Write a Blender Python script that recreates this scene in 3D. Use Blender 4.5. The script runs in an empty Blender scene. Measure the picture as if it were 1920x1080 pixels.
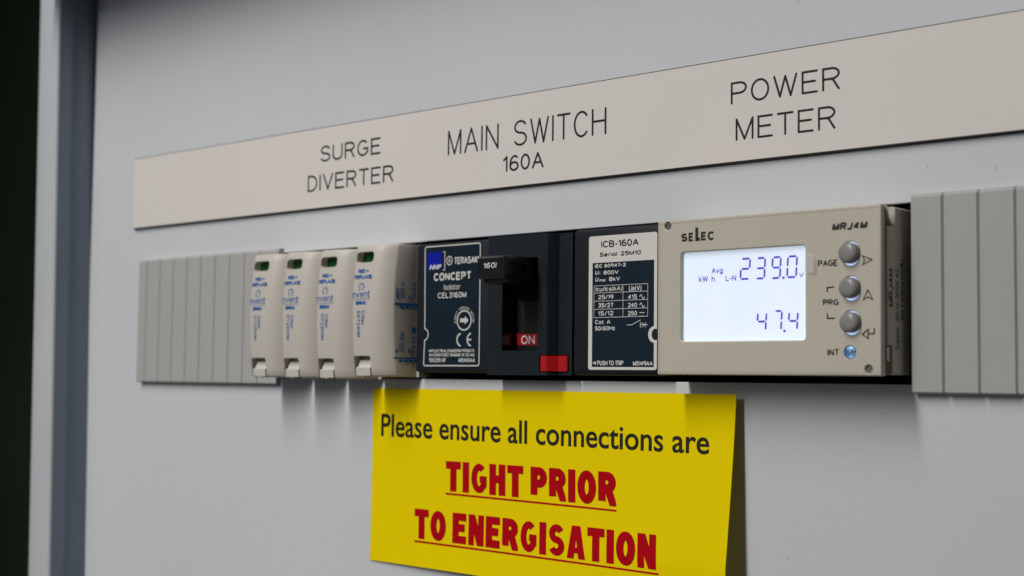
import bpy, bmesh, math, random
from mathutils import Vector, Matrix
random.seed(7)
S = bpy.context.scene
COL = S.collection
MM = 0.001
pi = math.pi

# ------------------------------------------------------------------ camera, world, lamps
CAM = Vector((487.6, -326.6, -21.9))            # millimetres; panel face is y = 0
FPX = 2667.0
YAW, PITCH, ROLL = math.radians(42.0116), math.radians(3.677), math.radians(0.6287)
fw = Vector((-math.sin(YAW) * math.cos(PITCH), math.cos(YAW) * math.cos(PITCH), math.sin(PITCH)))
r0 = Vector((math.cos(YAW), math.sin(YAW), 0)); u0 = r0.cross(fw)
RT = r0 * math.cos(ROLL) + u0 * math.sin(ROLL)
UP = -r0 * math.sin(ROLL) + u0 * math.cos(ROLL)
cd = bpy.data.cameras.new('camera'); cam = bpy.data.objects.new('camera', cd); COL.objects.link(cam)
cd.sensor_width = 36; cd.lens = FPX / 1920 * 36; cd.clip_start = 0.01; cd.clip_end = 20
M3 = Matrix((RT, UP, -fw)).transposed()
cam.matrix_world = Matrix.Translation(CAM * MM) @ M3.to_4x4()
S.camera = cam
cd.dof.use_dof = True
cd.dof.focus_distance = (Vector((246, -6, 0)) - CAM).dot(fw) * MM
cd.dof.aperture_fstop = 16.0

W = bpy.data.worlds.new("World"); S.world = W; W.use_nodes = True
bg = W.node_tree.nodes['Background']
bg.inputs[0].default_value = (0.88, 0.94, 1.0, 1); bg.inputs[1].default_value = 0.04

def area(name, loc, target, sx, sy, watt, col, spread=180):
    l = bpy.data.lights.new(name, 'AREA'); l.shape = 'RECTANGLE'; l.size = sx; l.size_y = sy
    l.energy = watt; l.color = col; l.spread = math.radians(spread)
    o = bpy.data.objects.new(name, l); COL.objects.link(o); o.location = loc
    d = (Vector(target) - Vector(loc)).normalized()
    xa = Vector((1, 0, 0)); z = -d; y = z.cross(xa).normalized(); xa = y.cross(z)
    o.rotation_euler = Matrix((xa, y, z)).transposed().to_euler()
    return o
# a ceiling batten running out from the board, and an added soft cool fill for the room in front of it
area('ceiling_batten', (0.02, -1.30, 1.12), (0.07, 0.0, -0.12), 0.16, 1.6, 6.1, (1.0, 0.975, 0.94), 75)
area('room_fill', (-0.75, -2.2, 0.2), (0.15, 0, -0.12), 1.2, 1.6, 0.75, (0.90, 0.95, 1.0), 90)

S.view_settings.view_transform = 'Standard'
S.view_settings.look = 'None'
S.view_settings.exposure = 0.0
S.view_settings.gamma = 1.0
S.view_settings.use_curve_mapping = False
S.render.engine = 'CYCLES'

# ------------------------------------------------------------------ sight lines (mm)
def ray(px, py):
    return RT * ((px - 960) / FPX) + UP * ((540 - py) / FPX) + fw
def at(px, py, Y):
    d = ray(px, py); t = (Y - CAM.y) / d.y; return CAM + d * t
def atX(px, py, X):
    d = ray(px, py); t = (X - CAM.x) / d.x; return CAM + d * t

# ------------------------------------------------------------------ materials
def mat(name, col, rough=0.5, spec=0.5, metal=0.0, emis=None, estr=0.0, bump=0.0, bscale=400, var=0.0, vscale=30,
        rvar=0.0, coat=0.0, trans=0.0, alpha=1.0, ior=1.45, sss=0.0):
    m = bpy.data.materials.new(name); m.use_nodes = True
    nt = m.node_tree; N = nt.nodes; L = nt.links; b = N['Principled BSDF']
    b.inputs['Base Color'].default_value = (*col, 1); b.inputs['Roughness'].default_value = rough
    b.inputs['Specular IOR Level'].default_value = spec; b.inputs['Metallic'].default_value = metal
    b.inputs['Coat Weight'].default_value = coat; b.inputs['Transmission Weight'].default_value = trans
    b.inputs['Alpha'].default_value = alpha; b.inputs['IOR'].default_value = ior
    if sss: 
        b.inputs['Subsurface Weight'].default_value = sss; b.inputs['Subsurface Scale'].default_value = 0.001
    if emis: b.inputs['Emission Color'].default_value = (*emis, 1); b.inputs['Emission Strength'].default_value = estr
    tc = N.new('ShaderNodeTexCoord')
    if bump:
        n = N.new('ShaderNodeTexNoise'); n.inputs['Scale'].default_value = bscale; n.inputs['Detail'].default_value = 4
        L.new(tc.outputs['Object'], n.inputs['Vector'])
        bp = N.new('ShaderNodeBump'); bp.inputs['Strength'].default_value = bump; bp.inputs['Distance'].default_value = 0.0002
        L.new(n.outputs['Fac'], bp.inputs['Height']); L.new(bp.outputs['Normal'], b.inputs['Normal'])
    if var:
        n = N.new('ShaderNodeTexNoise'); n.inputs['Scale'].default_value = vscale; n.inputs['Detail'].default_value = 6
        L.new(tc.outputs['Object'], n.inputs['Vector'])
        r = N.new('ShaderNodeValToRGB'); r.color_ramp.elements[0].position = 0.3; r.color_ramp.elements[1].position = 0.7
        r.color_ramp.elements[0].color = (*[c * (1 - var) for c in col], 1)
        r.color_ramp.elements[1].color = (*[min(1, c * (1 + var)) for c in col], 1)
        L.new(n.outputs['Fac'], r.inputs['Fac']); L.new(r.outputs['Color'], b.inputs['Base Color'])
    if rvar:
        n = N.new('ShaderNodeTexNoise'); n.inputs['Scale'].default_value = 90; n.inputs['Detail'].default_value = 8
        L.new(tc.outputs['Object'], n.inputs['Vector'])
        mr = N.new('ShaderNodeMapRange'); mr.inputs['To Min'].default_value = rough - rvar; mr.inputs['To Max'].default_value = rough + rvar
        L.new(n.outputs['Fac'], mr.inputs['Value']); L.new(mr.outputs['Result'], b.inputs['Roughness'])
    return m

def add_specks(m, col, scale, dens):
    """sparse grains of dust lying on a surface"""
    nt = m.node_tree; N = nt.nodes; L = nt.links; b = N['Principled BSDF']
    tc = N.new('ShaderNodeTexCoord'); v = N.new('ShaderNodeTexVoronoi'); v.inputs['Scale'].default_value = scale
    L.new(tc.outputs['Object'], v.inputs['Vector'])
    wn = N.new('ShaderNodeTexWhiteNoise'); L.new(v.outputs['Position'], wn.inputs['Vector'])
    gt = N.new('ShaderNodeMath'); gt.operation = 'LESS_THAN'; gt.inputs[1].default_value = dens
    L.new(wn.outputs['Value'], gt.inputs[0])
    lt = N.new('ShaderNodeMath'); lt.operation = 'LESS_THAN'; lt.inputs[1].default_value = 0.065
    L.new(v.outputs['Distance'], lt.inputs[0])
    mu = N.new('ShaderNodeMath'); mu.operation = 'MULTIPLY'; L.new(gt.outputs[0], mu.inputs[0]); L.new(lt.outputs[0], mu.inputs[1])
    mx = N.new('ShaderNodeMix'); mx.data_type = 'RGBA'; L.new(mu.outputs[0], mx.inputs[0])
    src = b.inputs['Base Color'].links
    if src: L.new(src[0].from_socket, mx.inputs[6])
    else: mx.inputs[6].default_value = b.inputs['Base Color'].default_value
    mx.inputs[7].default_value = (*col, 1); L.new(mx.outputs[2], b.inputs['Base Color'])

PAINT = mat('panel_paint', (0.60, 0.615, 0.645), 0.46, 0.38, bump=0.16, bscale=900, var=0.025, vscale=9, rvar=0.08)
add_specks(PAINT, (0.40, 0.395, 0.39), 240, 0.12)
FRAMEP = mat('frame_paint', (0.50, 0.52, 0.55), 0.40, 0.4, bump=0.08, bscale=900, var=0.02)
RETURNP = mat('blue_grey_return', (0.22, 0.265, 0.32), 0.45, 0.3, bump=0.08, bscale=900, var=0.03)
DARKBG = mat('dark_room', (0.035, 0.06, 0.032), 0.95, 0.05, var=0.2, vscale=3)
CAVITY = mat('dark_cavity', (0.010, 0.011, 0.012), 0.9, 0.1, var=0.2)
CREAM = mat('engraved_face', (0.72, 0.68, 0.645), 0.33, 0.42, bump=0.04, bscale=1500, var=0.012, vscale=20, rvar=0.04)
add_specks(CREAM, (0.30, 0.27, 0.24), 200, 0.02)
CORE = mat('black_core', (0.012, 0.012, 0.012), 0.55, 0.4, var=0.2, vscale=300)
ENGR = mat('engraving_black', (0.016, 0.016, 0.016), 0.7, 0.3, var=0.2, vscale=500)
BLANKP = mat('grey_cover_plastic', (0.41, 0.41, 0.40), 0.48, 0.4, bump=0.10, bscale=1200, var=0.02, vscale=60)
SPDP = mat('warm_grey_plastic', (0.57, 0.53, 0.475), 0.42, 0.42, bump=0.10, bscale=1600, var=0.015, vscale=60)
LATCHP = mat('pale_latch_plastic', (0.60, 0.575, 0.53), 0.4, 0.4, var=0.01)
GREEN = mat('green_flag', (0.004, 0.075, 0.008), 0.35, 0.4, var=0.05)
BLUEINK = mat('blue_print', (0.007, 0.105, 0.37), 0.5, 0.3, var=0.06, vscale=600)
NAVY = mat('navy_charcoal_plastic', (0.013, 0.016, 0.021), 0.46, 0.28, bump=0.18, bscale=2200, var=0.06, vscale=90)
NAVYB = mat('navy_block_plastic', (0.011, 0.016, 0.021), 0.44, 0.28, bump=0.18, bscale=2200, var=0.06, vscale=90)
add_specks(NAVYB, (0.16, 0.17, 0.18), 420, 0.02)
LABELN = mat('navy_label', (0.004, 0.014, 0.026), 0.5, 0.25, var=0.05, vscale=100)
WHITEINK = mat('white_print', (0.62, 0.61, 0.58), 0.5, 0.3, var=0.03, vscale=500)
LABELW = mat('white_label', (0.70, 0.67, 0.64), 0.45, 0.35, var=0.01)
BLUESQ = mat('blue_square', (0.002, 0.010, 0.34), 0.4, 0.3, var=0.04)
BLACKP = mat('black_handle_plastic', (0.009, 0.009, 0.010), 0.24, 0.6, bump=0.08, bscale=1800, var=0.1, vscale=200)
RED = mat('red_plastic', (0.44, 0.007, 0.010), 0.34, 0.4, bump=0.08, bscale=1500, var=0.04)
REDFLAG = mat('red_flag', (0.30, 0.006, 0.010), 0.35, 0.4, var=0.04)
GLOSSDK = mat('glossy_dark_floor', (0.010, 0.014, 0.020), 0.10, 0.6, var=0.1)
SHIELD = mat('brown_shield', (0.012, 0.011, 0.009), 0.5, 0.3, var=0.1)
METERP = mat('beige_plastic', (0.54, 0.50, 0.42), 0.42, 0.42, bump=0.12, bscale=1800, var=0.012, vscale=60)
METERINK = mat('brown_black_print', (0.030, 0.024, 0.018), 0.5, 0.3, var=0.1, vscale=500)
BTN = mat('grey_rubber_button', (0.25, 0.245, 0.235), 0.30, 0.5, var=0.03, vscale=200)
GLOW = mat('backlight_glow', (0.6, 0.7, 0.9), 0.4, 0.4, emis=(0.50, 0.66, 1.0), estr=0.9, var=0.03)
LCD = mat('lit_lcd', (0.50, 0.56, 0.62), 0.25, 0.4, emis=(0.745, 0.83, 0.98), estr=0.60, var=0.01)
_n = LCD.node_tree.nodes; _l = LCD.node_tree.links     # uneven edge lit backlight
_t = _n.new('ShaderNodeTexCoord'); _z = _n.new('ShaderNodeTexNoise'); _z.inputs['Scale'].default_value = 45; _z.inputs['Detail'].default_value = 2; _l.new(_t.outputs['Object'], _z.inputs['Vector'])
_m = _n.new('ShaderNodeMapRange'); _m.inputs['To Min'].default_value = .56; _m.inputs['To Max'].default_value = .70; _l.new(_z.outputs['Fac'], _m.inputs['Value']); _l.new(_m.outputs[0], _n['Principled BSDF'].inputs['Emission Strength'])
LCDINK = mat('lcd_segment', (0.03, 0.02, 0.25), 0.3, 0.4, emis=(0.085, 0.06, 0.48), estr=0.75, var=0.02)
LED = mat('clear_blue_lens', (0.05, 0.14, 0.30), 0.06, 0.9, var=0.3, vscale=900)
_n = LED.node_tree.nodes; _l = LED.node_tree.links     # faceted diffuser inside the lamp
_v = _n.new('ShaderNodeTexVoronoi'); _v.inputs['Scale'].default_value = 1100; _t = _n.new('ShaderNodeTexCoord'); _l.new(_t.outputs['Object'], _v.inputs['Vector'])
_r = _n.new('ShaderNodeValToRGB'); _r.color_ramp.elements[0].color = (0.002, 0.012, 0.04, 1); _r.color_ramp.elements[1].color = (0.40, 0.66, 1.0, 1)
_r.color_ramp.elements[0].position = .25; _r.color_ramp.elements[1].position = .95
_s = _n.new('ShaderNodeSeparateColor'); _l.new(_v.outputs['Color'], _s.inputs[0]); _l.new(_s.outputs[0], _r.inputs[0])
_l.new(_r.outputs[0], _n['Principled BSDF'].inputs['Emission Color']); _n['Principled BSDF'].inputs['Emission Strength'].default_value = .55
STEEL = mat('dull_screw_steel', (0.24, 0.24, 0.22), 0.4, 0.5, metal=0.6, var=0.1, vscale=500)
FILM = mat('clear_film', (0.9, 0.9, 0.92), 0.18, 0.5, alpha=0.16, var=0.01)
YELLOW = mat('yellow_card', (0.85, 0.655, 0.0), 0.7, 0.05, bump=0.10, bscale=700, var=0.012, vscale=40)
BLACKINK = mat('black_ink', (0.016, 0.017, 0.010), 0.6, 0.25, var=0.1, vscale=300)
REDINK = mat('red_ink', (0.44, 0.001, 0.007), 0.6, 0.10, var=0.03, vscale=200)

# ------------------------------------------------------------------ object helpers
ORG = {}
def thing(name, label, cat, loc, group=None):
    o = bpy.data.objects.new(name, None); COL.objects.link(o)
    o.empty_display_size = 0.005; o.location = Vector(loc) * MM
    o['label'] = label; o['category'] = cat
    if group: o['group'] = group
    ORG[o.name] = Vector(loc); return o
def link(name, me, m, parent=None, smooth=None):
    """me holds world millimetres"""
    org = ORG[parent.name] if parent else Vector((0, 0, 0))
    me.transform(Matrix.Scale(MM, 4) @ Matrix.Translation(-org))
    me.materials.clear(); me.materials.append(m)
    me.polygons.foreach_set('use_smooth', [smooth is not None] * len(me.polygons))
    if smooth is not None: me.set_sharp_from_angle(angle=math.radians(smooth))
    me.name = name
    o = bpy.data.objects.new(name, me); COL.objects.link(o)
    if parent: o.parent = parent
    ORG[o.name] = org
    return o
def struct(o): o['kind'] = 'structure'; return o
def from_bm(bm):
    bmesh.ops.recalc_face_normals(bm, faces=bm.faces)
    me = bpy.data.meshes.new('m'); bm.to_mesh(me); bm.free(); return me
def box_bm(bm, x0, x1, y0, y1, z0, z1, bev=0.0, seg=2, edges=None):
    r = bmesh.ops.create_cube(bm, size=1)
    vs = r['verts']
    for v in vs:
        v.co = Vector((x0 + (v.co.x + .5) * (x1 - x0), y0 + (v.co.y + .5) * (y1 - y0), z0 + (v.co.z + .5) * (z1 - z0)))
    if bev:
        es = set(e for v in vs for e in v.link_edges)
        if edges: es = [e for e in es if edges(e)]
        bmesh.ops.bevel(bm, geom=list(es), offset=bev, segments=seg, profile=0.5, affect='EDGES')
def box(name, m, parent, *a, **k):
    bm = bmesh.new(); box_bm(bm, *a, **k); return link(name, from_bm(bm), m, parent, smooth=35)
def prism_bm(bm, poly, z0, z1):
    """poly in x,y extruded along z"""
    a = [bm.verts.new((x, y, z0)) for x, y in poly]; b = [bm.verts.new((x, y, z1)) for x, y in poly]
    n = len(poly)
    for i in range(n): bm.faces.new((a[i], a[(i + 1) % n], b[(i + 1) % n], b[i]))
    bm.faces.new(a[::-1]); bm.faces.new(b)
def rrect(x0, x1, z0, z1, r, n=5):
    pts = []
    for cx, cz, a in ((x1 - r, z1 - r, 0), (x0 + r, z1 - r, 90), (x0 + r, z0 + r, 180), (x1 - r, z0 + r, 270)):
        for i in range(n + 1):
            t = math.radians(a + 90 * i / n); pts.append((cx + r * math.cos(t), cz + r * math.sin(t)))
    return pts
def ell(cx, cz, rx, rz, n=28): return [(cx + rx * math.cos(2 * pi * i / n), cz + rz * math.sin(2 * pi * i / n)) for i in range(n)]
DG = bpy.context.evaluated_depsgraph_get
def curve_mesh(loops, depth, bevel=0.0, seg=2):
    """flat outline(s) in x,z with holes, thickness `depth` towards +y, starting at y = 0"""
    cu = bpy.data.curves.new('c', 'CURVE'); cu.dimensions = '2D'; cu.fill_mode = 'BOTH'
    for lp in loops:
        sp = cu.splines.new('POLY'); sp.points.add(len(lp) - 1); sp.use_cyclic_u = True
        for p, (x, z) in zip(sp.points, lp): p.co = (x, z, 0, 1)
    cu.extrude = max(depth / 2 - bevel, 1e-5); cu.bevel_depth = bevel; cu.bevel_resolution = seg
    cu.offset = -bevel
    o = bpy.data.objects.new('c', cu); COL.objects.link(o)
    dg = DG(); dg.update(); me = bpy.data.meshes.new_from_object(o.evaluated_get(dg))
    bpy.data.objects.remove(o); bpy.data.curves.remove(cu)
    bm = bmesh.new(); bm.from_mesh(me); bpy.data.meshes.remove(me)
    bmesh.ops.remove_doubles(bm, verts=bm.verts, dist=1e-4)
    for v in bm.verts:
        x, y, z = v.co; v.co = (x, -z + depth / 2, y)
    bmesh.ops.recalc_face_normals(bm, faces=bm.faces)
    m2 = bpy.data.meshes.new('m'); bm.to_mesh(m2); bm.free(); return m2
def plate(name, m, parent, loops, y_front, depth, bevel=0.0, seg=2):
    me = curve_mesh(loops, depth, bevel, seg); me.transform(Matrix.Translation((0, y_front, 0)))
    o = link(name, me, m, parent, smooth=35)
    for p in me.polygons:
        if abs(p.normal.y) > .999: p.use_smooth = False     # keep the broad flat face flat beside its rounded rim
    return o
def boolean(me, cutters):
    o = bpy.data.objects.new('b', me); COL.objects.link(o); cs = []
    for c in cutters:
        co = bpy.data.objects.new('k', c); COL.objects.link(co); cs.append(co)
        md = o.modifiers.new('b', 'BOOLEAN'); md.operation = 'DIFFERENCE'; md.object = co; md.solver = 'EXACT'
    dg = DG(); dg.update(); r = bpy.data.meshes.new_from_object(o.evaluated_get(dg))
    for c in cs: bpy.data.objects.remove(c)
    bpy.data.objects.remove(o); return r

# ------------------------------------------------------------------ print: lettering lying on a surface
_tc = {}
def glyphs(s, off=0.0, shear=0.0):
    k = (s, off, shear)
    if k not in _tc:
        cu = bpy.data.curves.new('t', 'FONT'); cu.body = s; cu.size = 1; cu.offset = off; cu.shear = shear; cu.resolution_u = 5
        o = bpy.data.objects.new('t', cu); COL.objects.link(o)
        dg = DG(); dg.update(); me = bpy.data.meshes.new_from_object(o.evaluated_get(dg))
        v = [(a.co.x, a.co.y) for a in me.vertices]; f = [tuple(p.vertices) for p in me.polygons]
        bpy.data.objects.remove(o); bpy.data.curves.remove(cu); bpy.data.meshes.remove(me)
        xs = [a[0] for a in v]; ys = [a[1] for a in v]
        x0, x1, y0, y1 = min(xs), max(xs), min(ys), max(ys)
        _tc[k] = ([((x - x0) / (x1 - x0), (y - y0) / (y1 - y0)) for x, y in v], f, (x1 - x0) / (y1 - y0))
    return _tc[k]
def arc(cx, cy, rx, ry, a0, a1, n=14):
    return [(cx + rx * math.cos(math.radians(a0 + (a1 - a0) * i / n)), cy + ry * math.sin(math.radians(a0 + (a1 - a0) * i / n))) for i in range(n + 1)]
SG = {  # single-stroke router letters, height 1
    'S': (.60, [arc(.30, .755, .28, .245, 25, 270) + arc(.30, .255, .30, .255, 90, -155)[1:]]),
    'U': (.60, [[(0, 1)] + arc(.30, .30, .30, .30, 180, 360) + [(.60, 1)]]),
    'R': (.60, [[(0, 0), (0, 1)] + arc(.32, .75, .26, .25, 90, -90) + [(0, .50)], [(.25, .50), (.36, .47), (.58, 0)]]),
    'P': (.58, [[(0, 0), (0, 1)] + arc(.32, .74, .26, .26, 90, -90) + [(0, .48)]]),
    'G': (.66, [arc(.33, .5, .33, .5, 48, 318) + [(.64, .22), (.64, .46), (.36, .46)]]),
    'E': (.54, [[(.54, 1), (0, 1), (0, 0), (.54, 0)], [(0, .52), (.47, .52)]]),
    'D': (.60, [[(0, 0), (0, 1)] + arc(.22, .5, .38, .5, 90, -90) + [(0, 0)]]),
    'I': (0, [[(0, 0), (0, 1)]]),
    'V': (.62, [[(0, 1), (.31, 0), (.62, 1)]]),
    'T': (.58, [[(0, 1), (.58, 1)], [(.29, 1), (.29, 0)]]),
    'M': (.66, [[(0, 0), (0, 1), (.33, 0), (.66, 1), (.66, 0)]]),
    'A': (.66, [[(0, 0), (.33, 1), (.66, 0)], [(.11, .34), (.55, .34)]]),
    'N': (.60, [[(0, 0), (0, 1), (.60, 0), (.60, 1)]]),
    'W': (.86, [[(0, 1), (.22, 0), (.43, .97), (.64, 0), (.86, 1)]]),
    'C': (.62, [arc(.33, .5, .33, .5, 42, 318)]),
    'H': (.60, [[(0, 0), (0, 1)], [(.60, 0), (.60, 1)], [(0, .52), (.60, .52)]]),
    'O': (.66, [arc(.33, .5, .33, .5, 90, 450, 28)]),
    '0': (.52, [arc(.26, .5, .26, .5, 90, 450, 28)]),
    '1': (.20, [[(0, .78), (.20, 1), (.20, 0)]]),
    '6': (.52, [arc(.30, .42, .30, .58, 58, 180) + [(0, .28)], arc(.26, .28, .26, .28, 90, 450, 22)]),
}
def lc(pl): return pl
SG.update({
    'B': (.58, [[(0, 0), (0, 1)] + arc(.32, .76, .23, .24, 90, -90) + [(0, .52)], [(0, .52)] + arc(.32, .26, .26, .26, 90, -90) + [(0, 0)]]),
    'F': (.50, [[(0, 0), (0, 1), (.50, 1)], [(0, .52), (.44, .52)]]), 'J': (.44, [[(.44, 1), (.44, .22)] + arc(.22, .22, .22, .22, 0, -180)]),
    'K': (.56, [[(0, 0), (0, 1)], [(.56, 1), (0, .38)], [(.17, .56), (.56, 0)]]), 'L': (.48, [[(0, 1), (0, 0), (.48, 0)]]),
    'Q': (.66, [arc(.33, .5, .33, .5, 90, 450, 28), [(.42, .2), (.66, -.04)]]), 'X': (.6, [[(0, 0), (.6, 1)], [(0, 1), (.6, 0)]]),
    'Y': (.62, [[(0, 1), (.31, .46), (.62, 1)], [(.31, .46), (.31, 0)]]), 'Z': (.56, [[(0, 1), (.56, 1), (0, 0), (.56, 0)]]),
    '2': (.52, [arc(.26, .72, .26, .28, 165, -25, 12) + [(0, 0), (.52, 0)]]),
    '3': (.52, [arc(.25, .75, .24, .25, 150, -90, 12), arc(.25, .26, .27, .26, 90, -155, 12), [(.17, .51), (.26, .51)]]),
    '4': (.56, [[(.42, 0), (.42, 1), (0, .28), (.56, .28)]]), '5': (.52, [[(.48, 1), (.08, 1), (.03, .53)] + arc(.25, .32, .27, .32, 115, -150, 14)]),
    '7': (.50, [[(0, 1), (.50, 1), (.17, 0)]]), '8': (.52, [arc(.26, .76, .23, .24, 90, 450, 22), arc(.26, .27, .26, .27, 90, 450, 22)]),
    '9': (.52, [arc(.26, .72, .26, .28, 0, 360, 22), arc(.16, .55, .36, .55, 25, -75, 12)]),
    'a': (.46, [arc(.23, .34, .23, .34, 40, 320, 16), [(.46, .68), (.46, 0)]]), 'c': (.44, [arc(.24, .34, .24, .34, 48, 312, 14)]),
    'd': (.46, [arc(.23, .34, .23, .34, 40, 320, 16), [(.46, 1), (.46, 0)]]), 'e': (.46, [[(0, .36), (.46, .36)] + arc(.23, .34, .23, .34, 5, 315, 18)]),
    'g': (.46, [arc(.23, .34, .23, .34, 40, 320, 16), [(.46, .68), (.46, -.08)] + arc(.23, -.06, .23, .2, 0, -150, 10)]),
    'h': (.44, [[(0, 1), (0, 0)], [(0, .4)] + arc(.22, .44, .22, .24, 160, 0, 10) + [(.44, 0)]]), 'i': (0, [[(0, .68), (0, 0)], [(0, .92), (0, 1)]]),
    'k': (.42, [[(0, 1), (0, 0)], [(.40, .68), (0, .24)], [(.13, .38), (.42, 0)]]), 'l': (0, [[(0, 1), (0, 0)]]),
    'm': (.70, [[(0, .68), (0, 0)], [(0, .4)] + arc(.175, .48, .175, .2, 160, 0, 8) + [(.35, 0)], [(.35, .4)] + arc(.525, .48, .175, .2, 160, 0, 8) + [(.70, 0)]]),
    'n': (.44, [[(0, .68), (0, 0)], [(0, .4)] + arc(.22, .44, .22, .24, 160, 0, 10) + [(.44, 0)]]), 'o': (.48, [arc(.24, .34, .24, .34, 90, 450, 22)]),
    'p': (.46, [[(0, .68), (0, -.28)], arc(.23, .34, .23, .34, 140, -140, 16)]), 'r': (.26, [[(0, .68), (0, 0)], [(0, .4)] + arc(.24, .40, .24, .28, 160, 80, 6)]),
    's': (.42, [arc(.21, .51, .19, .17, 25, 270, 10) + arc(.21, .17, .21, .17, 90, -155, 10)[1:]]), 't': (.28, [[(.10, .92), (.10, .12), (.17, .01), (.28, .01)], [(0, .68), (.27, .68)]]),
    'u': (.44, [[(0, .68), (0, .24)] + arc(.22, .24, .22, .24, 180, 360, 10) + [(.44, .68)], [(.44, .3), (.44, 0)]]), 'v': (.44, [[(0, .68), (.22, 0), (.44, .68)]]),
    'x': (.42, [[(0, 0), (.42, .68)], [(0, .68), (.42, 0)]]),
    'y': (.44, [[(0, .68), (.22, 0)], [(.44, .68), (.14, -.26), (0, -.28)]]), 'z': (.40, [[(0, .68), (.40, .68), (0, 0), (.40, 0)]]),
    ':': (.02, [[(0, .05), (.02, .05)], [(0, .55), (.02, .55)]]), '.': (.02, [[(0, .03), (.02, .03)]]), ',': (.04, [[(.04, .05), (0, -.12)]]),
    '-': (.26, [[(0, .38), (.26, .38)]]), '=': (.40, [[(0, .6), (.40, .6)], [(0, .34), (.40, .34)]]), '/': (.30, [[(0, -.05), (.30, 1.02)]]),
    '(': (.18, [arc(.30, .42, .30, .66, 125, 235, 10)]), ')': (.18, [arc(-.12, .42, .30, .66, 55, -55, 10)]),
    '%': (.72, [arc(.15, .78, .15, .2, 90, 450, 14), arc(.57, .22, .15, .2, 90, 450, 14), [(.14, 0), (.58, 1)]]),
})
class Print:
    def __init__(s, fn, lift=0.05): s.v = []; s.f = []; s.fn = fn; s.n = 0; s.lift = lift
    def piece(s, pts, faces):
        b = len(s.v); h = s.lift + 0.0025 * (s.n % 8); s.n += 1
        for u, v in pts: s.v.append(s.fn(u, v, h))
        s.f += [tuple(i + b for i in f) for f in faces]
    def text(s, t, rect, off=0.0, shear=0.0, turn=0):
        """fit the line into rect (u0,v0,u1,v1); turn = 90 / -90 turns the line before fitting"""
        g, f, _ = glyphs(t, off, shear); u0, v0, u1, v1 = rect
        if turn == 90: g = [(1 - y, x) for x, y in g]
        if turn == -90: g = [(y, 1 - x) for x, y in g]
        if turn == 180: g = [(1 - x, 1 - y) for x, y in g]
        s.piece([(u0 + x * (u1 - u0), v0 + y * (v1 - v0)) for x, y in g], f)
    def poly(s, pts): s.piece(pts, [tuple(range(len(pts)))])
    def rect(s, u0, v0, u1, v1): s.poly([(u0, v0), (u1, v0), (u1, v1), (u0, v1)])
    def ribbon(s, pts, w, closed=False, caps=False, lim=2.6):
        if not closed and len(pts) > 3 and (Vector(pts[0]) - Vector(pts[-1])).length < 1e-5: closed = True; pts = pts[:-1]
        if not closed:                          # break the line where it turns sharply
            for i in range(1, len(pts) - 1):
                d1 = (Vector(pts[i]) - Vector(pts[i - 1])).normalized(); d2 = (Vector(pts[i + 1]) - Vector(pts[i])).normalized()
                if d1.dot(d2) < -0.1:
                    s.ribbon(pts[:i + 1], w, False, caps, lim); s.ribbon(pts[i:], w, False, caps, lim); return
        n = len(pts); P = [Vector(p) for p in pts]; Lf = []; Rg = []
        for i in range(n):
            if closed: a = P[(i - 1) % n]; c = P[(i + 1) % n]
            else: a = P[i - 1] if i else None; c = P[i + 1] if i < n - 1 else None
            d1 = (P[i] - a).normalized() if a is not None else None; d2 = (c - P[i]).normalized() if c is not None else None
            if d1 is None: d1 = d2
            if d2 is None: d2 = d1
            n1 = Vector((-d1.y, d1.x)); n2 = Vector((-d2.y, d2.x)); m = n1 + n2
            if m.length < 1e-6: m = n1
            m.normalize(); k = min(lim, 1 / max(0.05, m.dot(n1)))
            Lf.append(P[i] + m * (w / 2 * k)); Rg.append(P[i] - m * (w / 2 * k))
        pp = [tuple(p) for p in Lf] + [tuple(p) for p in Rg]
        m_ = n if closed else n - 1
        s.piece(pp, [(i, n + i, n + (i + 1) % n, (i + 1) % n) for i in range(m_)])
        if caps and not closed:
            for q in (P[0], P[-1]): s.poly(ell(q.x, q.y, w / 2, w / 2, 12))
    def strokes(s, t, rect, w, gap=.24, caps=True, turn=0, slant=0.0):
        """single-stroke lettering of stroke width w (mm) fitted into rect; capital height runs over the rect unless all small letters"""
        u0, v0, u1, v1 = rect; x = 0; items = []
        for ch in t:
            if ch == ' ': x += .34; continue
            wd, pl = SG[ch]; items.append((x, pl)); x += wd + gap
        tot = max(x - gap, 1e-6)
        ys = [q[1] for x0, pl in items for l in pl for q in l]; lo, hi = min(ys), max(ys)
        if turn == 90 or turn == -90: du, dv = (v1 - v0 - w), (u1 - u0 - w)
        else: du, dv = (u1 - u0 - w), (v1 - v0 - w)
        du -= abs(slant) * dv
        for x0, pl in items:
            for line in pl:
                q = [((x0 + a) / tot * du, (b - lo) / max(hi - lo, 1e-6) * dv) for a, b in line]
                q = [(a + slant * b, b) for a, b in q]
                if turn == 90: q = [(u1 - w / 2 - b, v0 + w / 2 + a) for a, b in q]
                elif turn == -90: q = [(u0 + w / 2 + b, v1 - w / 2 - a) for a, b in q]
                else: q = [(u0 + w / 2 + a, v0 + w / 2 + b) for a, b in q]
                s.ribbon(q, w, caps=caps, lim=1.6)
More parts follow.
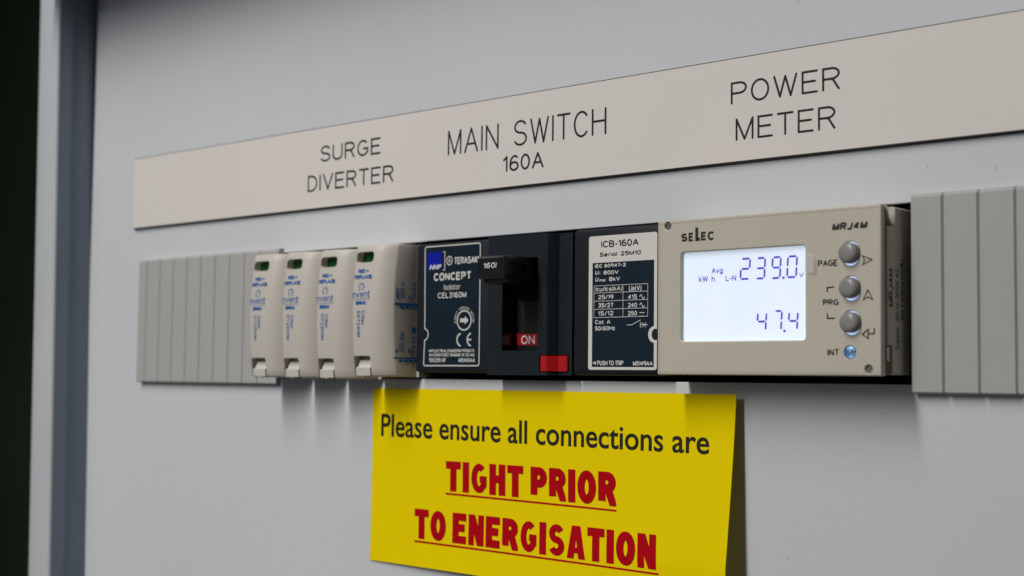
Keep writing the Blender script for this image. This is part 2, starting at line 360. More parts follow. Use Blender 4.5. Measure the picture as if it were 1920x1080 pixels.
    def heavy(s, t, rect, w=.255, gap=.075, space=.20):
        """condensed poster capitals: thick strokes with flat heads and feet"""
        u0, v0, u1, v1 = rect; x = 0; items = []
        for ch in t:
            if ch == ' ': x += space; continue
            wd, pl = SG[ch]; items.append((x, ch, pl, wd * .60)); x += wd * .60 + w + gap
        tot = x - gap
        def mp(p): return (u0 + p[0] / tot * (u1 - u0), v0 + p[1] * (v1 - v0))
        for x0, ch, pl, wd in items:
            W_ = wd + w; shapes = None
            if ch == 'A': shapes = [((0, 0), (.24, 0), (W_ / 2 + .06, 1), (W_ / 2 - .15, 1)), ((W_ - .24, 0), (W_, 0), (W_ / 2 + .15, 1), (W_ / 2 - .06, 1)), ((.17, .17), (W_ - .17, .17), (W_ - .20, .34), (.20, .34))]
            if ch == 'N': shapes = [((0, 0), (.225, 0), (.225, 1), (0, 1)), ((W_ - .225, 0), (W_, 0), (W_, 1), (W_ - .225, 1)), ((W_ - .26, 0), (W_, 0), (.26, 1), (0, 1))]
            if shapes:
                for a_, b_, c_, d_ in shapes:
                    g = [(x0 + (a_[0] * (1 - p) + b_[0] * p) * (1 - r) + (d_[0] * (1 - p) + c_[0] * p) * r, (a_[1] * (1 - p) + b_[1] * p) * (1 - r) + (d_[1] * (1 - p) + c_[1] * p) * r) for r in [k / 8 for k in range(9)] for p in (0, .5, 1)]
                    s.piece([mp(q) for q in g], [(3 * k + m, 3 * k + m + 1, 3 * k + m + 4, 3 * k + m + 3) for k in range(8) for m in (0, 1)])
                continue
            for line in pl:
                q = [(x0 + w / 2 + a * .60, w / 2 + b * (1 - w)) for a, b in line]
                dia = ch in 'ANVMW'
                segs = [q[i:i + 2] for i in range(len(q) - 1)] if dia else [q]
                for sg_ in segs:
                    ww = w * (.80 if dia and abs(sg_[0][1] - sg_[1][1]) < 1e-6 else 1)
                    tmp = Print(lambda a, b, h: (a, b))
                    if len(sg_) == 2 and abs(sg_[0][1] - sg_[1][1]) > .2:
                        A = Vector(sg_[0]); B = Vector(sg_[1]); d = (B - A).normalized() * w * .9; sg_ = [tuple(A - d), tuple(B + d)]
                    elif not dia and ch in 'SGC':
                        pass
                    if ch in 'SG': ww = w * .86
                    if ch == 'R' and len(sg_) == 3 and sg_[-1][1] < sg_[0][1] - .2:
                        A = Vector(sg_[1]); B = Vector(sg_[2]); sg_ = [sg_[0], sg_[1], tuple(B + (B - A).normalized() * w * .9)]
                    if ch == 'T' and abs(sg_[0][1] - sg_[-1][1]) < 1e-6: sg_ = [(sg_[0][0] - w / 2, sg_[0][1]), (sg_[1][0] + w / 2, sg_[1][1])]
                    if ch == 'E' and len(sg_) == 4: sg_ = [(sg_[0][0] + w * .42, sg_[0][1]), sg_[1], sg_[2], (sg_[3][0] + w * .42, sg_[3][1])]
                    if ch == 'E' and len(sg_) == 2: sg_ = [sg_[0], (sg_[1][0] + w * .36, sg_[1][1])]
                    sg_ = [(P0[0] + (P1[0] - P0[0]) * k / 5, P0[1] + (P1[1] - P0[1]) * k / 5) for P0, P1 in zip(sg_, sg_[1:]) for k in range(5)] + [sg_[-1]]
                    tmp.ribbon(sg_, ww, lim=1.7)
                    pts = [(min(max(a, x0), x0 + wd + w), min(max(b, 0), 1)) for a, b in tmp.v]
                    s.piece([mp(c_) for c_ in pts], tmp.f)
    def build(s, name, m, parent):
        me = bpy.data.meshes.new('m'); me.from_pydata(s.v, [], s.f)
        return link(name, me, m, parent)
def front(Y): return lambda u, v, h: (u, Y - h, v)
def RX(z, Y):
    """rectangle on the plane y = Y between two sighted corners (lower left, upper right)"""
    def f(x0, y0, x1, y1):
        a = at(*z(x0, y0), Y); b = at(*z(x1, y1), Y); return (a.x, a.z, b.x, b.z)
    return f
def PT(z, Y):
    def f(x, y): a = at(*z(x, y), Y); return (a.x, a.z)
    return f

# ================================================================== SETTING
# wall panel with the slot for the modules
slot = rrect(14, 372, -22.1, 23.0, 0.6)
outer = rrect(-47.0, 560, -420, 520, 0.8)
struct(plate('panel', PAINT, None, [outer, slot], 0, 1.6, 0.25))
bm = bmesh.new(); box_bm(bm, 2, 385, 1.7, 70, -32, 33)
bmesh.ops.delete(bm, geom=[f for f in bm.faces if f.calc_center_median().y < 2], context='FACES')
me = bpy.data.meshes.new('m'); bm.to_mesh(me); bm.free()
struct(link('enclosure_interior', me, CAVITY))
box_bg = bmesh.new(); box_bm(box_bg, -2600, 700, 520, 540, -900, 1200)
struct(link('background', from_bm(box_bg), DARKBG))
# enclosure frame on the left: front lip and the return running back to the panel
fr = thing('enclosure_frame', 'pale grey steel enclosure edge standing proud beside the dark gap left of the panel', 'cabinet frame', (-55, 0, -420))
def leaning(y, px_top, px_bot):
    a = at(px_top, 0, y); b = at(px_bot, 1080, y); return a, b
def col_at(a, b, z): t = (z - a.z) / (b.z - a.z); return a.x + (b.x - a.x) * t
lipY = -17.0
aR, bR = leaning(lipY, 110, 90); aL, bL = leaning(lipY, 75, 52); aP, bP = leaning(0, 178, 160)
bm = bmesh.new()
zs = (-420, 520); rows = []
for z in zs:
    xr, xl, xp = col_at(aR, bR, z), col_at(aL, bL, z), col_at(aP, bP, z)
    prof = [(xl, lipY + 9), (xl, lipY + .9), (xl + .25, lipY + .25), (xl + .9, lipY), (xr - 1.0, lipY), (xr - .3, lipY + .3), (xr, lipY + 1.0),
            (xr - .3, lipY + 1.6), (xl + 1.6, lipY + 1.6), (xl + 1.6, lipY + 9)]
    rows.append([bm.verts.new((x, y, z)) for x, y in prof])
n = len(rows[0])
for i in range(n): bm.faces.new((rows[0][i], rows[0][(i + 1) % n], rows[1][(i + 1) % n], rows[1][i]))
bm.faces.new(rows[0]); bm.faces.new(rows[1][::-1])
link('folded_edge', from_bm(bm), FRAMEP, fr, smooth=40)
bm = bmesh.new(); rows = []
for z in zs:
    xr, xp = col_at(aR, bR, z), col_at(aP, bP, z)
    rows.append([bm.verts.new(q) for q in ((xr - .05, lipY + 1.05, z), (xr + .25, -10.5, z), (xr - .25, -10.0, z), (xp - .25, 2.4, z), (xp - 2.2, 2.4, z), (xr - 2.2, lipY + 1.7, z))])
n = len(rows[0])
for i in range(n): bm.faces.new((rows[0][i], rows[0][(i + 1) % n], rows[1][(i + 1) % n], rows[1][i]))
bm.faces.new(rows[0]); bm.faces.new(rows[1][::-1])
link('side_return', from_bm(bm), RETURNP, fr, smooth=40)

# unseen top edge, deepened so that its shadow darkens the upper panel
bm = bmesh.new()
hoodY = -37.0
prism = [(0, 2.4), (0, hoodY + 1.0), (.3, hoodY + .3), (1.0, hoodY), (19, hoodY), (20, hoodY + 1), (20, hoodY + 9), (18.4, hoodY + 9), (18.4, hoodY + 1.6), (1.6, hoodY + 1.6), (1.6, 2.4)]
A = [bm.verts.new((col_at(aR, bR, 143 + z) - 1.5, y, 143 + z)) for z, y in prism]; B = [bm.verts.new((560, y, 143 + z)) for z, y in prism]
for i in range(len(prism)): bm.faces.new((A[i], A[(i + 1) % len(prism)], B[(i + 1) % len(prism)], B[i]))
bm.faces.new(A); bm.faces.new(B[::-1])
link('shading_top_edge', from_bm(bm), FRAMEP, fr, smooth=40)

# ================================================================== ENGRAVED STRIP
a = at(252, 299, -1.5); b = at(251, 428, -1.5)
LX, LT, LB = a.x, a.z, b.z
st = thing('label_strip', 'long cream engraved strip with black lettering running above the modules', 'label strip', (LX, 0, LB))
def frustum(x0, x1, z0, z1, y0, y1, ins):
    bm = bmesh.new()
    A = [bm.verts.new(p) for p in ((x0, y0, z0), (x1, y0, z0), (x1, y0, z1), (x0, y0, z1))]
    B = [bm.verts.new(p) for p in ((x0 + ins, y1, z0 + ins), (x1 - ins, y1, z0 + ins), (x1 - ins, y1, z1 - ins), (x0 + ins, y1, z1 - ins))]
    for i in range(4): bm.faces.new((A[i], A[(i + 1) % 4], B[(i + 1) % 4], B[i]))
    bm.faces.new(A); bm.faces.new(B); return from_bm(bm)
bm = bmesh.new()
A = [bm.verts.new(q) for q in ((LX - .08, -.02, LB - .62), (480, -.02, LB - .62), (480, -.02, LT + .36), (LX - .08, -.02, LT + .36))]
B = [bm.verts.new(q) for q in ((LX + .0, -1.38, LB - .08), (479.95, -1.38, LB - .08), (479.95, -1.38, LT + .20), (LX + .0, -1.38, LT + .20))]
for i in range(4): bm.faces.new((A[i], A[(i + 1) % 4], B[(i + 1) % 4], B[i]))
bm.faces.new(A); bm.faces.new(B); link('core', from_bm(bm), CORE, st)
link('face', frustum(LX + .03, 479.9, LB + .02, LT - .02, -1.385, -1.5, .04), CREAM, st)
z3 = lambda x, y: (550 + x / 2.954, 160 + y / 2.954)
z4 = lambda x, y: (1200 + x / 2.667, y / 2.667)
A_, B_ = RX(z3, -1.5), RX(z4, -1.5)
p = Print(front(-1.5), .012)
p.strokes('SURGE', A_(150, 427, 484, 286), .72); p.strokes('DIVERTER', A_(79, 593, 557, 438), .72)
p.build('lettering', ENGR, st)
p = Print(front(-1.5), .012)
p.strokes('MAIN', A_(855, 390, 1139, 209), .70); p.strokes('SWITCH', A_(1220, 340, 1735, 119), .70); p.strokes('160A', A_(1161, 482, 1387, 364), .70)
p.build('lettering', ENGR, st)
p = Print(front(-1.5), .012)
p.strokes('POWER', B_(454, 524, 1002, 328), .63); p.strokes('METER', B_(478, 705, 980, 525), .63)
p.build('lettering', ENGR, st)

# ================================================================== BLANKING COVERS
def cover(name, label, x0, x1, ribs, zt, zb, depth, gw, gd):
    t = thing(name, label, 'blanking cover', (x0, 0, zb), 'ribbed blanking covers')
    prof = [(x0, 0.0), (x0, -depth)]
    for r in ribs:
        prof += [(r - gw, -depth), (r - gw * .25, -depth + gd), (r + gw * .25, -depth + gd), (r + gw, -depth)]
    prof += [(x1, -depth), (x1, 0.0)]
    bm = bmesh.new(); levels = []
    for z, ins in ((zb, .55), (zb + .45, 0), (zt - .9, 0), (zt, .9)):
        levels.append([bm.verts.new((x, min(0, y + (ins if y < 0 else 0)), z)) for x, y in prof])
    n = len(prof)
    for a, b in zip(levels, levels[1:]):
        for i in range(n): bm.faces.new((a[i], a[(i + 1) % n], b[(i + 1) % n], b[i]))
    bm.faces.new(levels[0][::-1]); bm.faces.new(levels[-1])
    link('ribbed_plate', from_bm(bm), BLANKP, t)
    return t
DY = -2.5
cl = at(258.5, 600, DY).x
lr = [at(x, 480, DY).x for x in (276.7,)][0]
c1 = cover('blanking_cover', 'grey ribbed blanking cover at the far left end, tucked beside the first surge module', cl, 81.9, [lr + 9.0 * k for k in range(9)], 24.6, -24.6, 2.5, .42, .5)
xr0 = at(1708.5, 480, DY).x; xr1 = at(1769, 480, DY).x
c2 = cover('blanking_cover', 'grey ribbed blanking cover at the right end, next to the lit power meter', xr0, 420, [xr1 + 9.0 * k for k in range(10)], 24.7, -24.3, 2.5, .62, .75)
# small punched dimple in the left cover
d = at(349, 558, DY)
bm = bmesh.new(); bmesh.ops.create_circle(bm, cap_ends=True, radius=.45, segments=16)
for v in bm.verts: v.co = Vector((d.x + v.co.x, DY - .02, d.z + v.co.y))
link('dimple', from_bm(bm), mat('dimple_grey', (.30, .30, .285), .6, .3, var=.03), c1)

# ================================================================== SURGE DIVERTERS
def nose(z): return -15.0 + 1.7 * (z / 21.6) ** 2
SPW = 18.04
def spd_body(x0, zt, zb):
    bm = bmesh.new(); rings = []
    zl = [zb, zb + .25, zb + .8] + [zb + .8 + (zt - zb - 1.6) * i / 18 for i in range(1, 18)] + [zt - .8, zt - .25, zt]
    for z in zl:
        dz = min(z - zb, zt - z); ch = max(0, (.8 - dz)) ** 2 * .9 + (0.25 if dz < 1e-6 else 0)
        yf = nose(z - (zt + zb) / 2) + ch
        prof = [(x0, 16), (x0, yf + 1.0), (x0 + .12, yf + .42), (x0 + .42, yf + .1), (x0 + .9, yf)]
        for i in range(1, 5): prof.append((x0 + .9 + 6.0 * i / 4, yf))
        for i in range(1, 13):
            t = math.radians(52 * i / 12); prof.append((x0 + 6.9 + 8.2 * math.sin(t) / math.sin(math.radians(52)), yf + 10.4 * (1 - math.cos(t))))
        prof += [(x0 + 15.4, yf + 4.35), (x0 + 15.55, yf + 4.8), (x0 + 16.9, -4.6), (x0 + 17.2, -1.7), (x0 + SPW, -1.5), (x0 + SPW, 16)]
        rings.append([bm.verts.new((x, y, z)) for x, y in prof])
    n = len(rings[0])
    for a, b in zip(rings, rings[1:]):
        for i in range(n): bm.faces.new((a[i], a[(i + 1) % n], b[(i + 1) % n], b[i]))
    bm.faces.new(rings[0][::-1]); bm.faces.new(rings[-1])
    return from_bm(bm)
ZS = lambda x, y: (640 + x / 3.857, 440 + y / 3.857)
X4 = 136.2
def spd(label, model):
    x0, zt, zb = X4, 21.75, -21.55
    t = thing('surge_diverter', label, 'surge module', (x0, 0, zb), 'surge diverter modules')
    me = spd_body(x0, zt, zb)
    w = RX(ZS, -14.2)(107, 205, 228, 118)
    l = RX(ZS, -13.8)(92, 1010, 214, 875)
    k1 = curve_mesh([rrect(w[0], w[2], w[1], w[3], 1.1)], 10); k1.transform(Matrix.Translation((0, -22 + 0, 0)))
    k1.transform(Matrix.Translation((0, -.0, 0)))
    for v in k1.vertices: v.co.y = -22 if v.co.y < -17 else -10.7
    k2 = curve_mesh([rrect(l[0], l[2], l[1] - 5, l[3], .9)], 10)
    for v in k2.vertices: v.co.y = -22 if v.co.y < 5 else -10.6
    me = boolean(me, [k1, k2])
    link('housing', me, SPDP, t, smooth=38)
    plate('status_window', GREEN, t, [rrect(w[0] + .02, w[2] - .02, w[1] + .02, w[3] - .02, 1.05)], -11.0, .2)
    # white release latch: sloping tongue with a square lip at the bottom
    bm = bmesh.new()
    xa, xb = l[0] + .9, l[2] - .35; zL = l[1] - .38; zM = l[1] + 2.3; zT = l[3] - 1.1
    prof = [(-10.7, zT), (-11.9, zT - .3), (-12.9, zM + .1), (-13.75, zM), (-13.85, zM - .2), (-13.6, zL), (-10.7, zL)]
    A = [bm.verts.new((xa, y, z)) for y, z in prof]; B = [bm.verts.new((xb, y, z)) for y, z in prof]
    for i in range(len(prof)): bm.faces.new((A[i], A[(i + 1) % len(prof)], B[(i + 1) % len(prof)], B[i]))
    bm.faces.new(A[::-1]); bm.faces.new(B)
    link('release_latch', from_bm(bm), LATCHP, t)
    q = RX(ZS, -14.8); pt = PT(ZS, -14.8)
    p = Print(lambda u, v, h: (u, nose(v - .1) - h, v), .04)
    p.strokes('RED =', q(117, 279, 192, 246), .36, .24); p.strokes('REPLACE', q(94, 323, 215, 287), .36, .24)
    c = pt(146, 378)
    for i in range(8):
        an = math.radians(90 + 45 * i + (0 if i != 4 else 0))
        if i == 4: continue
        a = Vector(c) + Vector((math.cos(an), math.sin(an))) * .7; b = Vector(c) + Vector((math.cos(an), math.sin(an))) * 1.65
        p.ribbon([tuple(a), tuple(b)], .38)
    p.strokes('nvent', q(85, 460, 207, 402), .33, .2)
    r = q(90, 470, 204, 466); p.rect(r[0], r[1] - .08, r[2], r[1] + .08)
    p.strokes('ERICO', q(107, 509, 181, 479), .42, .24)
    p.build('brand_print', BLUEINK, t)
    p = Print(lambda u, v, h: (u, nose(v - .1) - h, v), .04)
    p.strokes('Critec', q(147, 652, 173, 547), .26, turn=-90); p.strokes(model, q(114, 740, 139, 547), .26, turn=-90)
    p.build('model_print', BLUEINK, t)
    return t
s4 = spd('broad sided surge module nearest the dark switch, blue ratings printed on its exposed side', 'SGT240M')
s3 = spd('narrow surge module second from the dark switch, green window at its top', 'DT2300M')
s3.location = Vector((118.15, 0, -22.35)) * MM
def dup(root, loc, label):
    r = root.copy(); COL.objects.link(r); r.location = Vector(loc) * MM; r['label'] = label
    for ch in list(root.children):
        c = ch.copy(); COL.objects.link(c); c.parent = r
    return r
s2 = dup(s3, (100.1, 0, -22.2), 'third surge module from the dark switch, one place in from the ribbed cover')
s1 = dup(s3, (82.05, 0, -22.1), 'leftmost surge module, touching the left ribbed blanking cover')
# printing on the exposed side of the nearest module
XS = X4 + 16.2
def zside(x0, y0, x1, y1):
    a = atX(*ZS(x0, y0), XS); b = atX(*ZS(x1, y1), XS); return (a.y, a.z, b.y, b.z)
p = Print(lambda u, v, h: (X4 + 15.55 + (u + 10.2) * 1.35 / 5.6 + h, u, v), .10)
p.strokes('305 V', zside(430, 460, 455, 340), .24, turn=90); p.strokes('MCOV', zside(402, 462, 420, 382), .30, turn=90)
p.strokes('20 kA', zside(500, 465, 525, 350), .24, turn=90); p.strokes('In', zside(474, 467, 488, 445), .30, turn=90)
p.rect(*zside(395, 508, 545, 500)); 
for i in range(4): p.rect(*zside(428 + 29 * i, 535, 449 + 29 * i, 518))
p.strokes('305 Vac', zside(415, 852, 450, 700), .24, turn=90); p.strokes('Uc', zside(396, 855, 412, 825), .30, turn=90)
p.strokes('40 kA', zside(495, 852, 520, 735), .24, turn=90); p.strokes('Imax', zside(470, 855, 484, 822), .30, turn=90)
p.rect(*zside(497, 712, 520, 672)); p.rect(*zside(388, 898, 545, 890)); 
for i in range(4): p.rect(*zside(418 + 30 * i, 924, 442 + 30 * i, 905))
p.build('rating_print', BLUEINK, s4)

# ================================================================== MAIN ISOLATOR
MY = -4.0
iso = thing('isolator_switch', 'dark navy main isolator switch with black toggle, red trip button and two rating plates', 'isolator', (155, 0, -20))
Z2 = lambda x, y: (770 + x / 3.6, 420 + y / 3.6)
Z3 = lambda x, y: (1060 + x / 3.6, 420 + y / 3.6)
bm = bmesh.new(); box_bm(bm, 155, 255, -.35, 18, -20.3, 21.9, .4); link('housing', from_bm(bm), NAVY, iso, smooth=35)
x925 = 189.3
box('terminal_cover', NAVY, iso, 155.0, x925, MY, 3, -19.9, 21.6, .9, seg=3)
xm3 = at(1073.5, 500, MY).x
box('terminal_cover', NAVY, iso, xm3 + .15, 255, MY, 3, -20.5, 22.2, 1.2, seg=3)
# middle block with the stepped right flank and the toggle well
BYF = -7.0
bx0, bx1 = x925 + .12, at(1027, 560, BYF).x
xs2 = at(1050, 560, MY + .3).x
well = (at(941, 600, BYF).x, at(1008, 600, BYF).x, at(960, 658, BYF).z, at(985, 483, BYF).z)
bm = bmesh.new()
prism_bm(bm, [(bx0, 3), (bx0, BYF + .4), (bx0 + .4, BYF), (bx1 - .3, BYF), (bx1, BYF + .25), (xs2 - .4, MY + .3), (xs2, MY + .15), (xm3 - .1, MY + .15), (xm3 - .1, 3)], -20.6, 21.7)
blk = from_bm(bm)
kb = bmesh.new(); box_bm(kb, well[0], well[1], -12, -0.6, well[2], well[3], .0)
rb = (at(1012, 681, BYF).x, at(1065, 681, MY).x, at(1030, 696, -5.5).z, at(1030, 667, -5.5).z)
kb2 = bmesh.new(); box_bm(kb2, rb[0] - .25, rb[1] + .25, -12, 0.5, rb[2] - .25, rb[3] + .25, 0)
blk = boolean(blk, [from_bm(kb), from_bm(kb2)])
link('toggle_block', blk, NAVYB, iso, smooth=30)
# well lining
box('well_floor', GLOSSDK, iso, well[0] + .03, well[1] - .03, BYF + .5, -.62, well[2] + .02, well[2] + .14)
box('well_back', BLACKP, iso, well[0] + .03, well[1] - .03, -.75, -.62, well[2] + .2, well[3] - .05)
box('well_side', BLACKP, iso, well[0] + .01, well[0] + .12, BYF + .25, -.80, well[2] + .16, well[3] - .06)
pz = PT(Z2, -.8)
s_ = pz(745, 735); e_ = pz(858, 475)
box('toggle_shield', SHIELD, iso, s_[0], well[1] - .05, -.95, -.76, s_[1], e_[1])
f0 = pz(727, 822); f1 = pz(858, 740)
fl = plate('status_flag', REDFLAG, iso, [[(f0[0], f0[1] + .1), (well[1] + 2.2 if False else well[1] - .05, f0[1] + .1), (well[1] - .05, f1[1]), (f0[0] - .5, f1[1])]], -1.1, .14)
p = Print(front(-1.1), .02); p.strokes('ON', RX(Z2, -1.1)(746, 811, 838, 751), .42); p.build('lettering', WHITEINK, fl)
# toggle
HX0, HX1 = at(892, 500, -21).x, at(949, 500, -21).x
hz0, hz1 = 7.6, 14.35
bm = bmesh.new(); rows = []
for y, i, c in ((-21.0, .7, .0), (-20.2, .0, 0), (-12.0, .0, 0), (-11.4, .5, 0)):
    sec = [(HX0 + i, hz0 + 1.0), (HX0 + 1.0 + i * .3, hz0 + i), (HX1 - 1.0, hz0 + i), (HX1 - i, hz0 + 1.2), (HX1 - i, hz1 - 1.6), (HX1 - .5 - i, hz1 - i), (HX0 + .7 + i, hz1 - i), (HX0 + i, hz1 - .9)]
    rows.append([bm.verts.new((x, y, z)) for x, z in sec])
for a, b in zip(rows, rows[1:]):
    for i in range(8): bm.faces.new((a[i], a[(i + 1) % 8], b[(i + 1) % 8], b[i]))
bm.faces.new(rows[0]); bm.faces.new(rows[-1][::-1])
hb = from_bm(bm)
kc = bmesh.new(); box_bm(kc, HX1 - .8, HX1 + 3, -18.6, -12.8, hz0 + 1.6, hz1 - 2.2)
hb = boolean(hb, [from_bm(kc)])
hd = link('toggle_handle', hb, BLACKP, iso, smooth=30)
bm = bmesh.new()
A = [bm.verts.new(q) for q in ((HX0 + 1.2, -11.5, hz0 + .6), (HX1 - .9, -11.5, hz0 + .6), (HX1 - .9, -11.5, hz1 - .6), (HX0 + 1.2, -11.5, hz1 - .6))]
B = [bm.verts.new(q) for q in ((HX0 + .4, -.8, hz0 - 5.5), (well[1] - .6, -.8, hz0 - 5.5), (well[1] - .6, -.8, hz1 - .8), (HX0 + .4, -.8, hz1 - .8))]
for i in range(4): bm.faces.new((A[i], A[(i + 1) % 4], B[(i + 1) % 4], B[i]))
bm.faces.new(A); bm.faces.new(B); link('stem', from_bm(bm), BLACKP, hd)
bm = bmesh.new()
prism_bm(bm, [(HX0 + 1.6, -19), (HX0 + 2.4, -9), (HX1 - 1, -9), (HX1 - 1.6, -19)], hz0 - 1.2, hz0 + .4); link('rib', from_bm(bm), BLACKP, hd)
p = Print(front(-21.0), .02); p.strokes('160I', RX(Z2, -21)(491, 301, 581, 257), .34, .26, slant=.15); p.build('lettering', WHITEINK, hd)
# marks moulded in the block front
p = Print(front(BYF), .015); z = PT(Z2, BYF)
p.ribbon([z(570, 520), z(608, 519)], .22)
c = z(588, 812); p.ribbon(ell(c[0], c[1], .78, .78, 24), .18, closed=True)
p.ribbon([z(882, 540), z(880, 632), z(905, 631)], .2); p.ribbon([z(866, 632), z(874, 636), z(878, 700), z(872, 770)], .16)
p.build('moulded_marks', BLACKP, iso)
# red trip button following the step
bm = bmesh.new(); pr = [(rb[0], .4), (rb[0], BYF + .3), (rb[0] + .3, BYF + .05), (at(1025, 681, BYF).x, BYF + .05), (at(1048, 681, MY - .2).x, MY - .4), (rb[1] - .3, MY - .4), (rb[1], MY - .1), (rb[1], .4)]
prism_bm(bm, pr, rb[2], rb[3]); link('trip_button', from_bm(bm), RED, iso, smooth=25)

def outline_label(x0, x1, z0, z1, r, nc, nz, nr, side):
    """rounded plate outline with a half-round bite in one side"""
    pts = rrect(x0, x1, z0, z1, r, 5)
    if side == 'L':   # insert after the upper-left corner (index 12)
        bite = [(x0 + nr * math.cos(math.radians(t)) - .0, nz + nr * math.sin(math.radians(t))) for t in range(80, -81, -16)]
        return pts[:12] + bite + pts[12:]
    return pts
# rating plate on the left cover
L0 = at(795.5, 575, MY); L1 = at(900.8, 572, MY); lz1 = at(848, 458.5, MY).z; lz0 = at(848, 686.8, MY).z
nz = at(800, 627, MY).z
lab = plate('rating_plate', LABELN, iso, [outline_label(L0.x, L1.x, lz0, lz1, .8, None, nz, 1.9, 'L')], MY - .12, .2)
F = MY - .12
R2 = RX(Z2, F); P2 = PT(Z2, F)
p = Print(front(F), .02)
p.ribbon(outline_label(L0.x + .2, L1.x - .2, lz0 + .2, lz1 - .2, .7, None, nz, 1.9, 'L'), .40, closed=True, lim=1.5)
p.strokes('TERASAKI', R2(293, 273, 462, 213), .44, .24, caps=False); p.strokes('CONCEPT', R2(156, 387, 411, 317), .60, .30, caps=False)
p.strokes('Isolator', R2(225, 446, 335, 401), .22, .22); p.strokes('CEL3160M', R2(183, 503, 376, 455), .34, .26, caps=False)
c = P2(262, 247); p.ribbon(ell(c[0], c[1], 1.22, 1.35, 28), .34, closed=True); p.rect(c[0] - .55, c[1] - .13, c[0] + .55, c[1] + .13)
p.rect(c[0] - .4, c[1] + .32, c[0] + .4, c[1] + .52); p.rect(c[0] - .4, c[1] - .52, c[0] + .4, c[1] - .32); p.rect(c[0] - .1, c[1] - .8, c[0] + .1, c[1] + .8)
b0 = P2(218, 312); b1 = P2(232, 188)
p.ribbon([(b0[0], b1[1]), (b1[0], b1[1]), (b1[0], b0[1]), (b0[0], b0[1])], .30)
c = P2(361, 650); p.ribbon(ell(c[0], c[1], 3.05, 3.05, 40), .46, closed=True)
p.rect(c[0] - 1.8, c[1] - .62, c[0] + .35, c[1] + .62); p.poly([(c[0] + .3, c[1] - 1.35), (c[0] + 1.95, c[1]), (c[0] + .3, c[1] + 1.35)])
s_ = 'DIRECT OPENING ACTION'
for i, ch in enumerate(s_):
    if ch == ' ': continue
    g, f, asp = glyphs(ch, .01); an = math.radians(187 - 194 * i / (len(s_) - 1)); hgt = .80
    wd = min(hgt * asp, .62); ca, sa = math.cos(an - pi / 2), math.sin(an - pi / 2)
    p.piece([(c[0] + (3.62) * math.cos(an) + (x - .5) * wd * ca - y * hgt * sa, c[1] + 3.62 * math.sin(an) + (x - .5) * wd * sa + y * hgt * ca) for x, y in g], f)
r = R2(308, 830, 412, 731); hh = (r[3] - r[1]) / 2; zc = (r[1] + r[3]) / 2
p.ribbon(arc(r[0] + hh * .95, zc, hh * .82, hh * .86, 100, 260, 16), .55)
p.ribbon(arc(r[2] - .0, zc, hh * .82, hh * .86, 100, 260, 16), .55); p.rect(r[2] - hh * .75, zc - .25, r[2] - .15, zc + .25)
p.strokes('NHP ELECTRICAL ENGINEERING PRODUCTS', R2(123, 867, 430, 844), .17, caps=False); p.strokes('40-42 RIVER STREET, RICHMOND, VIC 3121, AUS', R2(123, 897, 432, 872), .17, caps=False)
p.strokes('TD:E255-SF', R2(121, 933, 239, 905), .28, caps=False); p.strokes('M5140AA', R2(324, 934, 435, 904), .28, caps=False)
p.build('lettering', WHITEINK, lab)
p = Print(front(F), .014); q = R2(113, 310, 211, 188); p.rect(*q); sq = p.build('logo_square', BLUESQ, lab)
p = Print(front(F), .03); p.text('NHP', R2(126, 309, 208, 272), .05, .25); p.build('logo_letters', WHITEINK, lab)

# serial plate on the right cover
L0 = at(1104, 575, MY); lz1 = at(1165, 439.5, MY).z; lz0 = at(1165, 693.5, MY).z; lx1 = at(1232.5, 560, MY).x
lab2 = plate('serial_plate', LABELW, iso, [rrect(L0.x, lx1, lz0, lz1, .8)], F, .2)
R3 = RX(Z3, F); P3 = PT(Z3, F)
q = R3(179, 965, 600, 240)
nzc = P3(612, 745)
p = Print(front(F), .012)
bite = [(q[2] + 0 - 2.0 * math.cos(math.radians(t)), nzc[1] + 2.3 * math.sin(math.radians(t))) for t in range(-90, 91, 15)]
p.poly([(q[0], q[1]), (q[2], q[1])] + bite + [(q[2], q[3]), (q[0], q[3])])
p.build('navy_field', LABELN, lab2)
p = Print(front(F), .014); p.poly(ell(q[2] + .5, nzc[1], 1.3, 1.6, 24)); p.build('notch', NAVY, lab2)
p = Print(front(F), .02); p.strokes('ICB-160A', R3(242, 161, 496, 96), .40, .22, caps=False); p.strokes('Serial: 25M10', R3(231, 223, 511, 175), .29, .2, caps=False); p.build('lettering', BLACKINK, lab2)
p = Print(front(F), .03)
for s_, rc, o_, sh in (('IEC 60947-2', (200, 298, 410, 261), .02, 0), ('U', (201, 344, 227, 312), .022, .25), ('i', (229, 343, 234, 322), .02, .2), (': 800V', (239, 343, 360, 309), .02, 0),
        ('U', (201, 390, 227, 357), .022, .25), ('imp', (229, 394, 270, 367), .02, 0), (': 8kV', (275, 388, 370, 353), .02, 0),
        ('Icu/Ics(kA)', (203, 460, 387, 416), .016, .15), ('Ue(V)', (428, 457, 517, 412), .016, .12), ('25/19', (221, 511, 325, 475), .02, 0), ('415', (422, 508, 485, 474), .02, 0),
        ('35/27', (221, 566, 325, 530), .02, 0), ('240', (422, 564, 485, 530), .02, 0), ('15/12', (221, 621, 325, 585), .02, 0), ('250', (422, 619, 485, 586), .02, 0),
        ('Cat. A', (200, 677, 305, 645), .02, 0), ('50/60Hz', (200, 721, 337, 687), .02, 0), ('PUSH TO TRIP', (215, 955, 393, 922), .018, 0), ('M5149AA', (457, 957, 590, 925), .018, 0)):
    p.strokes(s_, R3(*rc), .27 if s_ != 'imp' else .2, .22, caps=False, slant=sh * .9)
T = R3(193, 632, 557, 402); rows_ = [T[1], P3(193, 577)[1], P3(193, 522)[1], P3(193, 467)[1], T[3]]
for zz in rows_: p.ribbon([(T[0], zz), (T[2], zz)], .15)
